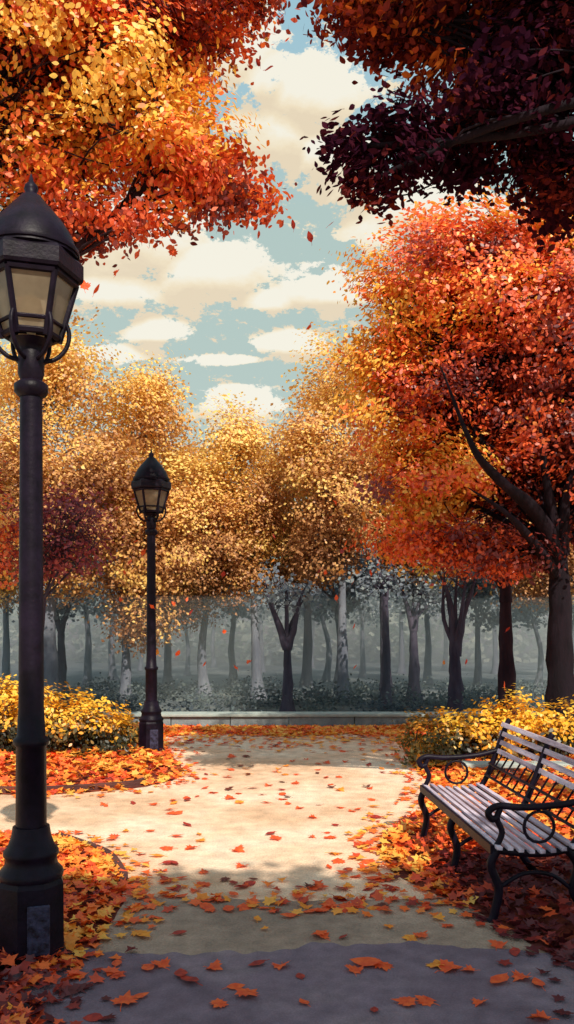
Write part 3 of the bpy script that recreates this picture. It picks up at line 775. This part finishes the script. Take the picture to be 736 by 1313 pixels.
shrub('olive_shrub', (p.x, 10.5, 0), [((p.x, 10.5, 0.3), (0.27, 0.3, 0.32)), ((p.x + .2, 10.4, 0.25), (0.25, 0.3, 0.27))], M['green_leaf'],
      'olive green bush at the left end of the long yellow shrub near the bench', 'shrub', 26, 0.07, 0.055, 130, 107, lambda C: 0.35 * (C[:, 2] - 0.3))
stone_kerb('stone_kerb', 2.0, 6.0, 9.75, 0.1, 0.16, 'short grey stone edging in front of the yellow shrub behind the bench')  # edging added in place of the dark shade below the shrub

# ------------------------------------------------------------------ leaf beds
def inside(poly, X, Y):
    res = np.zeros(len(X), bool); n = len(poly); j = n - 1
    for i in range(n):
        xi, yi, xj, yj = poly[i][0], poly[i][1], poly[j][0], poly[j][1]
        c = ((yi > Y) != (yj > Y)) & (X < (xj - xi) * (Y - yi) / (yj - yi + 1e-12) + xi)
        res ^= c; j = i
    return res
def edge_dist(poly, X, Y):
    D = np.full(len(X), 1e9); n = len(poly)
    for i in range(n):
        ax, ay = poly[i][0], poly[i][1]; bx, by = poly[(i + 1) % n][0], poly[(i + 1) % n][1]
        L2 = (bx - ax) ** 2 + (by - ay) ** 2 + 1e-12
        t = np.clip(((X - ax) * (bx - ax) + (Y - ay) * (by - ay)) / L2, 0, 1)
        D = np.minimum(D, np.hypot(X - ax - t * (bx - ax), Y - ay - t * (by - ay)))
    return D

def leaf_bed(name, poly, xr, yr, dens, size, mound, label, seed, bias=0.0, spill=0.34, dark=None):
    n = int((xr[1] - xr[0]) * (yr[1] - yr[0]) * dens)
    X = RNG.uniform(xr[0], xr[1], n); Y = RNG.uniform(yr[0], yr[1], n)
    ins = inside(poly, X, Y); D = edge_dist(poly, X, Y)
    keep = ins | ((RNG.uniform(0, 1, n) < 0.35 * np.exp(-D / (spill * 0.5))) & (D < spill))
    keep &= ~((X > -30) & (Y > 14.2))
    X, Y, D, ins = X[keep], Y[keep], D[keep], ins[keep]
    hgt = np.where(ins, mound * (1 - np.exp(-D / 0.35)), 0)
    pn = np.array([noise.noise(Vector((x * 2.2, y * 2.2, seed))) for x, y in zip(X, Y)])
    Z = 0.014 + hgt * (0.6 + 0.8 * (pn + 0.4)).clip(0.1, 1.3) * RNG.uniform(0.2, 1, len(X)) ** 0.5
    N = RNG.normal(0, 0.38, size=(len(X), 3)); N[:, 2] = 1
    flat = ~ins
    N[flat, :2] *= 0.3
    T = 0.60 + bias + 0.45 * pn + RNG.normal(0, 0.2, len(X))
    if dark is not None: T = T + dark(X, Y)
    S = size * RNG.uniform(0.7, 1.3, len(X))
    Z = Z + 0.1 * S
    me = leaf_mesh(name, np.stack([X, Y, Z], 1), N, S, T, STAR, 0.25)
    return tag(link(name, me, M['litter']), label, 'leaf litter', kind='stuff')

leaf_bed('leaf_litter', LEFT_BED, (-5.2, -0.9), (8.4, 14.2), 300, 0.10, 0.10, 'bed of bright orange fallen leaves around the distant lamp post', 3.0, 0.05)
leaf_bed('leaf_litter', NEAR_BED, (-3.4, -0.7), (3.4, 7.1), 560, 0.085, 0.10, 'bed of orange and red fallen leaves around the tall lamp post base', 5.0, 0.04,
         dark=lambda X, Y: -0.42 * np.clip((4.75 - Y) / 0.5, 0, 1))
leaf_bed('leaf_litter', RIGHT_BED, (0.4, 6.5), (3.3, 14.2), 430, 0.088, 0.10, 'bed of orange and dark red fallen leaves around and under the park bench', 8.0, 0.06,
         dark=lambda X, Y: -0.75 * np.clip((X - 0.95) / 0.3, 0, 1) * np.clip((6.7 - Y) / 0.8, 0, 1))  # shade under and beside the bench put into the leaf tone
far = [(-2.2, 14.2), (-2.1, 13.0), (-1.2, 13.3), (0, 13.0), (1.0, 13.3), (1.7, 12.9), (2.2, 14.2)]
leaf_bed('leaf_litter', far, (-2.3, 2.3), (11.0, 14.2), 420, 0.10, 0.03, 'band of orange fallen leaves along the far stone kerb', 11.0, 0.08, spill=1.6)
drift = [(-1.15, 5.2), (-0.7, 5.55), (-0.2, 5.3), (0.3, 5.5), (0.8, 5.35), (1.1, 5.5), (1.1, 5.15), (0.5, 5.25), (0, 5.1), (-0.6, 5.3), (-1.1, 4.7)]
leaf_bed('leaf_litter', drift, (-1.5, 1.3), (4.5, 6.0), 110, 0.085, 0.01, 'ragged drift of orange leaves where the sunlit path meets the shade', 13.0, 0.0, spill=0.5)

# ------------------------------------------------------------------ single fallen leaves
def maple_leaf_mesh(name, seed):
    r = random.Random(seed)
    out = [(0, -.42), (.10, -.36), (.30, -.44), (.27, -.28), (.50, -.14), (.38, -.05), (.44, .12), (.28, .08), (.30, .30), (.14, .22), (.10, .36), (0, .56)]
    pts = out + [(-x, y) for x, y in reversed(out[1:-1])]
    pts = [(x * r.uniform(.9, 1.1), y * r.uniform(.93, 1.07)) for x, y in pts]
    if seed % 10 == 3: pts = [(x, y) for x, y in OVATE]
    cu, cv = r.uniform(-.5, 1.1), r.uniform(-.5, .9)
    zf = lambda x, y: 0.08 + cu * x * x + cv * y * y * 0.6 + 0.05 * math.sin(6 * x + seed)
    mb = MB()
    vs = [(0, -.05, zf(0, 0))] + [(x, y, max(0.0, zf(x, y))) for x, y in pts]
    n = len(pts)
    mb.add(vs, [(0, 1 + i, 1 + (i + 1) % n) for i in range(n)])
    mb.tube([(0, -.40, zf(0, -.4)), (0.03, -.6, 0.06), (0.08, -.74, 0.03)], 0.014, 5)
    return mb.mesh(name)

def plain_leaf(name, c1, c2):
    m, nt, out = nodes_of(name); L = nt.links.new
    tc = nt.nodes.new('ShaderNodeTexCoord'); oi = nt.nodes.new('ShaderNodeObjectInfo')
    n = nt.nodes.new('ShaderNodeTexNoise'); n.inputs['Scale'].default_value = 3.5; n.inputs['Detail'].default_value = 4
    ad = nt.nodes.new('ShaderNodeVectorMath'); ad.operation = 'ADD'
    L(tc.outputs['Object'], ad.inputs[0]); L(oi.outputs['Random'], ad.inputs[1]); L(ad.outputs[0], n.inputs['Vector'])
    r = ramp(nt, [(0.35, c1), (0.65, c2)]); L(n.outputs[0], r.inputs[0])
    d = nt.nodes.new('ShaderNodeBsdfPrincipled'); d.inputs['Roughness'].default_value = 0.6
    t = nt.nodes.new('ShaderNodeBsdfTranslucent')
    L(r.outputs[0], d.inputs['Base Color']); L(r.outputs[0], t.inputs[0])
    mx = nt.nodes.new('ShaderNodeMixShader'); mx.inputs[0].default_value = 0.25
    L(d.outputs[0], mx.inputs[1]); L(t.outputs[0], mx.inputs[2]); L(mx.outputs[0], out.inputs['Surface'])
    return m
LC = {'orange': plain_leaf('orange fallen leaf', lin(235, 84, 40), lin(255, 112, 48)), 'red': plain_leaf('red fallen leaf', lin(150, 44, 40), lin(200, 62, 42)),
      'golden': plain_leaf('golden fallen leaf', lin(246, 140, 44), lin(255, 172, 60)), 'brown': plain_leaf('brown fallen leaf', lin(96, 46, 38), lin(140, 66, 46))}
meshes = {c: [] for c in LC}
for c in LC:
    for v in range(5):
        me = maple_leaf_mesh('fallen_leaf', 10 * v + len(c) if v < 3 else 40 + 10 * v + 3); me.materials.append(LC[c]); meshes[c].append(me)

def on_bed(x, y):
    X, Y = np.array([x]), np.array([y])
    return any(bool(inside(b, X, Y)[0]) for b in (LEFT_BED, NEAR_BED, RIGHT_BED))
cnt = 0
def put_leaf(x, y, z, s, c, tilt=0.0, name='fallen_leaf', label='', group='', rot=None, cat='leaf'):
    o = bpy.data.objects.new(name, random.choice(meshes[c]))
    COL.objects.link(o)
    o.location = (x, y, z)
    o.scale = (s, s, s)
    o.rotation_euler = rot or (random.uniform(-tilt, tilt), random.uniform(-tilt, tilt), random.uniform(0, 6.28))
    return tag(o, label, cat, group)
FG = 'fallen leaves scattered on the path'
# foreground leaves where the photograph shows them
FORE = [(410, 1203, 'orange', .16), (318, 1280, 'orange', .17), (302, 1270, 'orange', .13), (243, 1262, 'red', .2), (232, 1254, 'red', .14), (275, 1245, 'orange', .13), (470, 1240, 'orange', .18), (492, 1243, 'orange', .14), (455, 1247, 'orange', .12),
        (560, 1240, 'golden', .15), (578, 1246, 'orange', .16), (600, 1248, 'orange', .12), (470, 1240, 'red', .12), (520, 1290, 'orange', .13), (545, 1287, 'orange', .12), (640, 1262, 'orange', .17), (668, 1258, 'orange', .15), (690, 1266, 'orange', .12), (615, 1290, 'orange', .13),
        (720, 1235, 'red', .15), (160, 1288, 'orange', .15), (180, 1282, 'orange', .12), (370, 1178, 'orange', .13), (300, 1150, 'orange', .12), (330, 1182, 'golden', .12), (540, 1203, 'orange', .15), (525, 1206, 'golden', .13), (575, 1190, 'orange', .1), (440, 1205, 'red', .1),
        (230, 1200, 'red', .12), (205, 1240, 'orange', .16), (190, 1246, 'orange', .12), (330, 1240, 'red', .13), (360, 1243, 'orange', .12), (385, 1255, 'red', .1), (150, 1240, 'orange', .14), (200, 1180, 'orange', .12), (180, 1200, 'golden', .14), (420, 1165, 'orange', .12), (270, 1170, 'orange', .12),
        (480, 1300, 'red', .1), (690, 1310, 'orange', .13), (280, 1293, 'orange', .12), (390, 1290, 'orange', .11), (640, 1215, 'orange', .13), (660, 1225, 'red', .12), (120, 1310, 'red', .12)]
for (px, py, c, s) in FORE:
    g = ground(px, py)
    put_leaf(g.x, g.y, 0.012, s * 0.84 * random.uniform(.75, 1.1), c, 0.12, label='%s fallen leaf lying on the shaded foreground paving' % c, group=FG)
    cnt += 1
tries = 0
while cnt < 285 and tries < 6000:
    tries += 1
    u = random.random()
    py = random.uniform(1128, 1172) if u < 0.30 else (random.uniform(1040, 1130) if u < 0.48 else (random.uniform(936, 1000) if u < 0.86 else random.uniform(1000, 1040)))
    px = random.uniform(150, 640) if py > 1120 else random.uniform(130, 560)
    if u >= 0.30 and u < 0.48 and random.random() < 0.55: px = random.uniform(150, 260) if random.random() < .5 else random.uniform(420, 500)
    g = ground(px, py)
    if on_bed(g.x, g.y): continue
    c = random.choices(['orange', 'red', 'golden', 'brown'], [6, 2, 2, 1.2])[0]
    zone = 'at the edge of the shade on the sandy path' if py > 1120 else ('on the sunlit middle of the sandy path' if py > 1000 else 'on the far end of the sandy path')
    put_leaf(g.x, g.y, 0.008, random.uniform(.07, .125), c, 0.15, label='%s fallen leaf lying %s' % (c, zone), group=FG)
    cnt += 1

# leaves in the air
AG = 'leaves drifting down through the air'
for (px, py, d, c, s) in [(375, 288, 9, 'red', .10), (398, 304, 8.5, 'red', .11), (425, 288, 9, 'red', .10), (397, 420, 9, 'orange', .09), (108, 366, 7.2, 'orange', .12), (125, 372, 7.4, 'orange', .10), (150, 350, 8, 'orange', .08), (222, 322, 8, 'orange', .10), (345, 88, 8, 'red', .12), (330, 80, 8, 'red', .09), (200, 316, 8, 'orange', .09)]:
    p = at(px, py, d)
    put_leaf(p.x, p.y, p.z, s, c, name='falling_leaf', label='%s leaf drifting down against the sky' % c, group=AG, rot=(random.uniform(0.6, 1.5), random.uniform(-.5, .5), random.uniform(0, 6.28)))
for i in range(46):
    px, py = random.choice([(random.uniform(150, 330), random.uniform(690, 860)), (random.uniform(430, 660), random.uniform(700, 890)), (random.uniform(330, 520), random.uniform(640, 740))])
    d = random.uniform(10.5, 13.5)
    p = at(px, py, d)
    c = random.choices(['orange', 'red', 'golden'], [6, 2, 3])[0]
    put_leaf(p.x, p.y, p.z, random.uniform(.07, .11), c, name='falling_leaf', label='%s leaf drifting down in front of the wood' % c, group=AG, rot=(random.uniform(0.5, 1.6), random.uniform(-.6, .6), random.uniform(0, 6.28)))

# ------------------------------------------------------------------ sky, sun, camera
def make_world():
    w = bpy.data.worlds.new('World'); SC.world = w; w.use_nodes = True
    nt = w.node_tree; nt.nodes.clear(); L = nt.links.new
    out = nt.nodes.new('ShaderNodeOutputWorld')
    sky = nt.nodes.new('ShaderNodeTexSky'); sky.sky_type = 'NISHITA'; sky.sun_disc = False
    sky.sun_elevation = math.asin(SUN.z); sky.sun_rotation = math.atan2(SUN.x, SUN.y)
    bsky = nt.nodes.new('ShaderNodeBackground'); bsky.inputs[1].default_value = 0.1
    L(sky.outputs[0], bsky.inputs[0])
    tc = nt.nodes.new('ShaderNodeTexCoord')
    sp = nt.nodes.new('ShaderNodeSeparateXYZ'); L(tc.outputs['Generated'], sp.inputs[0])
    def mth(op, a, b=None, clamp=False):
        n = nt.nodes.new('ShaderNodeMath'); n.operation = op; n.use_clamp = clamp
        for i, q in enumerate((a, b)):
            if q is None: continue
            if isinstance(q, (int, float)): n.inputs[i].default_value = q
            else: L(q, n.inputs[i])
        return n.outputs[0]
    y = mth('MAXIMUM', sp.outputs['Y'], 0.06)
    u = mth('DIVIDE', sp.outputs['X'], y); v = mth('DIVIDE', sp.outputs['Z'], y)
    # soft wobble so that cloud edges are ragged
    def nse(scale, detail, rough, offs):
        mp = nt.nodes.new('ShaderNodeMapping'); mp.inputs['Location'].default_value = offs; mp.inputs['Scale'].default_value = (1, 1, 1.7)
        L(tc.outputs['Generated'], mp.inputs[0])
        n = nt.nodes.new('ShaderNodeTexNoise'); n.inputs['Scale'].default_value = scale; n.inputs['Detail'].default_value = detail; n.inputs['Roughness'].default_value = rough
        L(mp.outputs[0], n.inputs['Vector']); return n.outputs[0]
    BL = [(318, 50, 50, 66, 1), (398, 120, 72, 48, 1.15), (352, 170, 58, 52, 1), (428, 200, 56, 48, 1.05), (565, 268, 100, 42, 1.25), (150, 305, 120, 56, 1.25), (268, 348, 76, 46, 1.15),
          (140, 372, 84, 30, 1), (420, 374, 62, 28, 1.1), (340, 385, 52, 20, .9), (205, 424, 40, 17, 1.05), (370, 441, 40, 21, 1.15), (140, 456, 70, 13, .95), (290, 461, 80, 6, .95), (308, 520, 44, 26, 1.15), (490, 300, 46, 36, .9), (345, 100, 46, 50, 1.0), (455, 235, 52, 36, 1.0)]
    def blobs(dv0):
        field = None
        for (cx, cy, sx, sy, a) in BL:
            du = mth('DIVIDE', mth('SUBTRACT', u, (cx - 368) / F), sx / F)
            dv = mth('DIVIDE', mth('SUBTRACT', v, (798 - cy) / F - dv0), sy / F)
            g = mth('MULTIPLY', mth('EXPONENT', mth('MULTIPLY', mth('ADD', mth('MULTIPLY', du, du), mth('MULTIPLY', dv, dv)), -0.7)), a)
            field = g if field is None else mth('MAXIMUM', field, g)
        return field
    field = blobs(0.0); above = blobs(0.022)
    n1 = nse(20, 8, 0.70, (3.1, 0, 1.2)); n2 = nse(5, 4, 0.5, (0, 7, 0)); n3 = nse(30, 5, 0.6, (1, 2, 3))
    f = mth('ADD', field, mth('MULTIPLY', mth('SUBTRACT', n1, 0.5), 3.1))
    f = mth('ADD', f, mth('MULTIPLY', mth('SUBTRACT', n3, 0.5), 1.3))
    # scattered clouds over the rest of the sky
    behind = mth('LESS_THAN', sp.outputs['Y'], 0.55)
    f = mth('ADD', f, mth('MULTIPLY', behind, mth('MULTIPLY', mth('SUBTRACT', n2, 0.42), 3.0)))
    cl = nt.nodes.new('ShaderNodeMapRange'); cl.interpolation_type = 'SMOOTHSTEP'
    cl.inputs['From Min'].default_value = 0.38; cl.inputs['From Max'].default_value = 0.54
    L(f, cl.inputs[0])
    # cloud tones: bright tops, cream bodies
    lit = mth('ADD', mth('MULTIPLY', mth('SUBTRACT', field, above), 1.1), mth('MULTIPLY', mth('SUBTRACT', nse(9, 8, 0.66, (5, 2, 1.25)), 0.5), 1.3))
    cr = ramp(nt, [(0.28, lin(240, 222, 190)), (0.42, lin(249, 232, 198)), (0.54, lin(254, 242, 214)), (0.70, lin(255, 250, 232))])
    L(mth('ADD', lit, 0.5), cr.inputs[0])
    gr = ramp(nt, [(0.12, lin(190, 207, 197)), (0.48, lin(184, 206, 199)), (0.62, lin(170, 205, 215)), (0.85, lin(154, 199, 219))])
    L(v, gr.inputs[0])
    mixc = nt.nodes.new('ShaderNodeMixRGB'); L(cl.outputs[0], mixc.inputs[0]); L(gr.outputs[0], mixc.inputs[1]); L(cr.outputs[0], mixc.inputs[2])
    bcol = nt.nodes.new('ShaderNodeBackground'); bcol.inputs[1].default_value = 1.0; L(mixc.outputs[0], bcol.inputs[0])
    mx = nt.nodes.new('ShaderNodeMixShader'); mx.inputs[0].default_value = 0.9
    L(bsky.outputs[0], mx.inputs[1]); L(bcol.outputs[0], mx.inputs[2]); L(mx.outputs[0], out.inputs['Surface'])
make_world()

sl = bpy.data.lights.new('sun', 'SUN'); sl.energy = 5.0; sl.angle = math.radians(0.5); sl.color = (1.0, 0.92, 0.79)
so = bpy.data.objects.new('sun', sl); COL.objects.link(so)
so.rotation_euler = SUN.to_track_quat('Z', 'Y').to_euler(); so.location = (-10, 0, 20)

cd = bpy.data.cameras.new('camera'); cam = bpy.data.objects.new('camera', cd); COL.objects.link(cam)
cam.location = (0, 0, H_EYE); cam.rotation_euler = (math.radians(90), 0, 0)
cd.sensor_fit = 'VERTICAL'; cd.sensor_height = 24.0; cd.lens = F / 1313.0 * 24.0
cd.shift_y = (798.0 - 656.5) / 1313.0
cd.clip_start = 0.05; cd.clip_end = 2000
SC.camera = cam
SC.render.engine = 'CYCLES'
SC.cycles.max_bounces = 6; SC.cycles.diffuse_bounces = 4; SC.cycles.transmission_bounces = 4; SC.cycles.transparent_max_bounces = 8
SC.cycles.use_denoising = True
SC.view_settings.view_transform = 'Standard'; SC.view_settings.look = 'None'; SC.view_settings.exposure = 0.0; SC.view_settings.gamma = 1.0
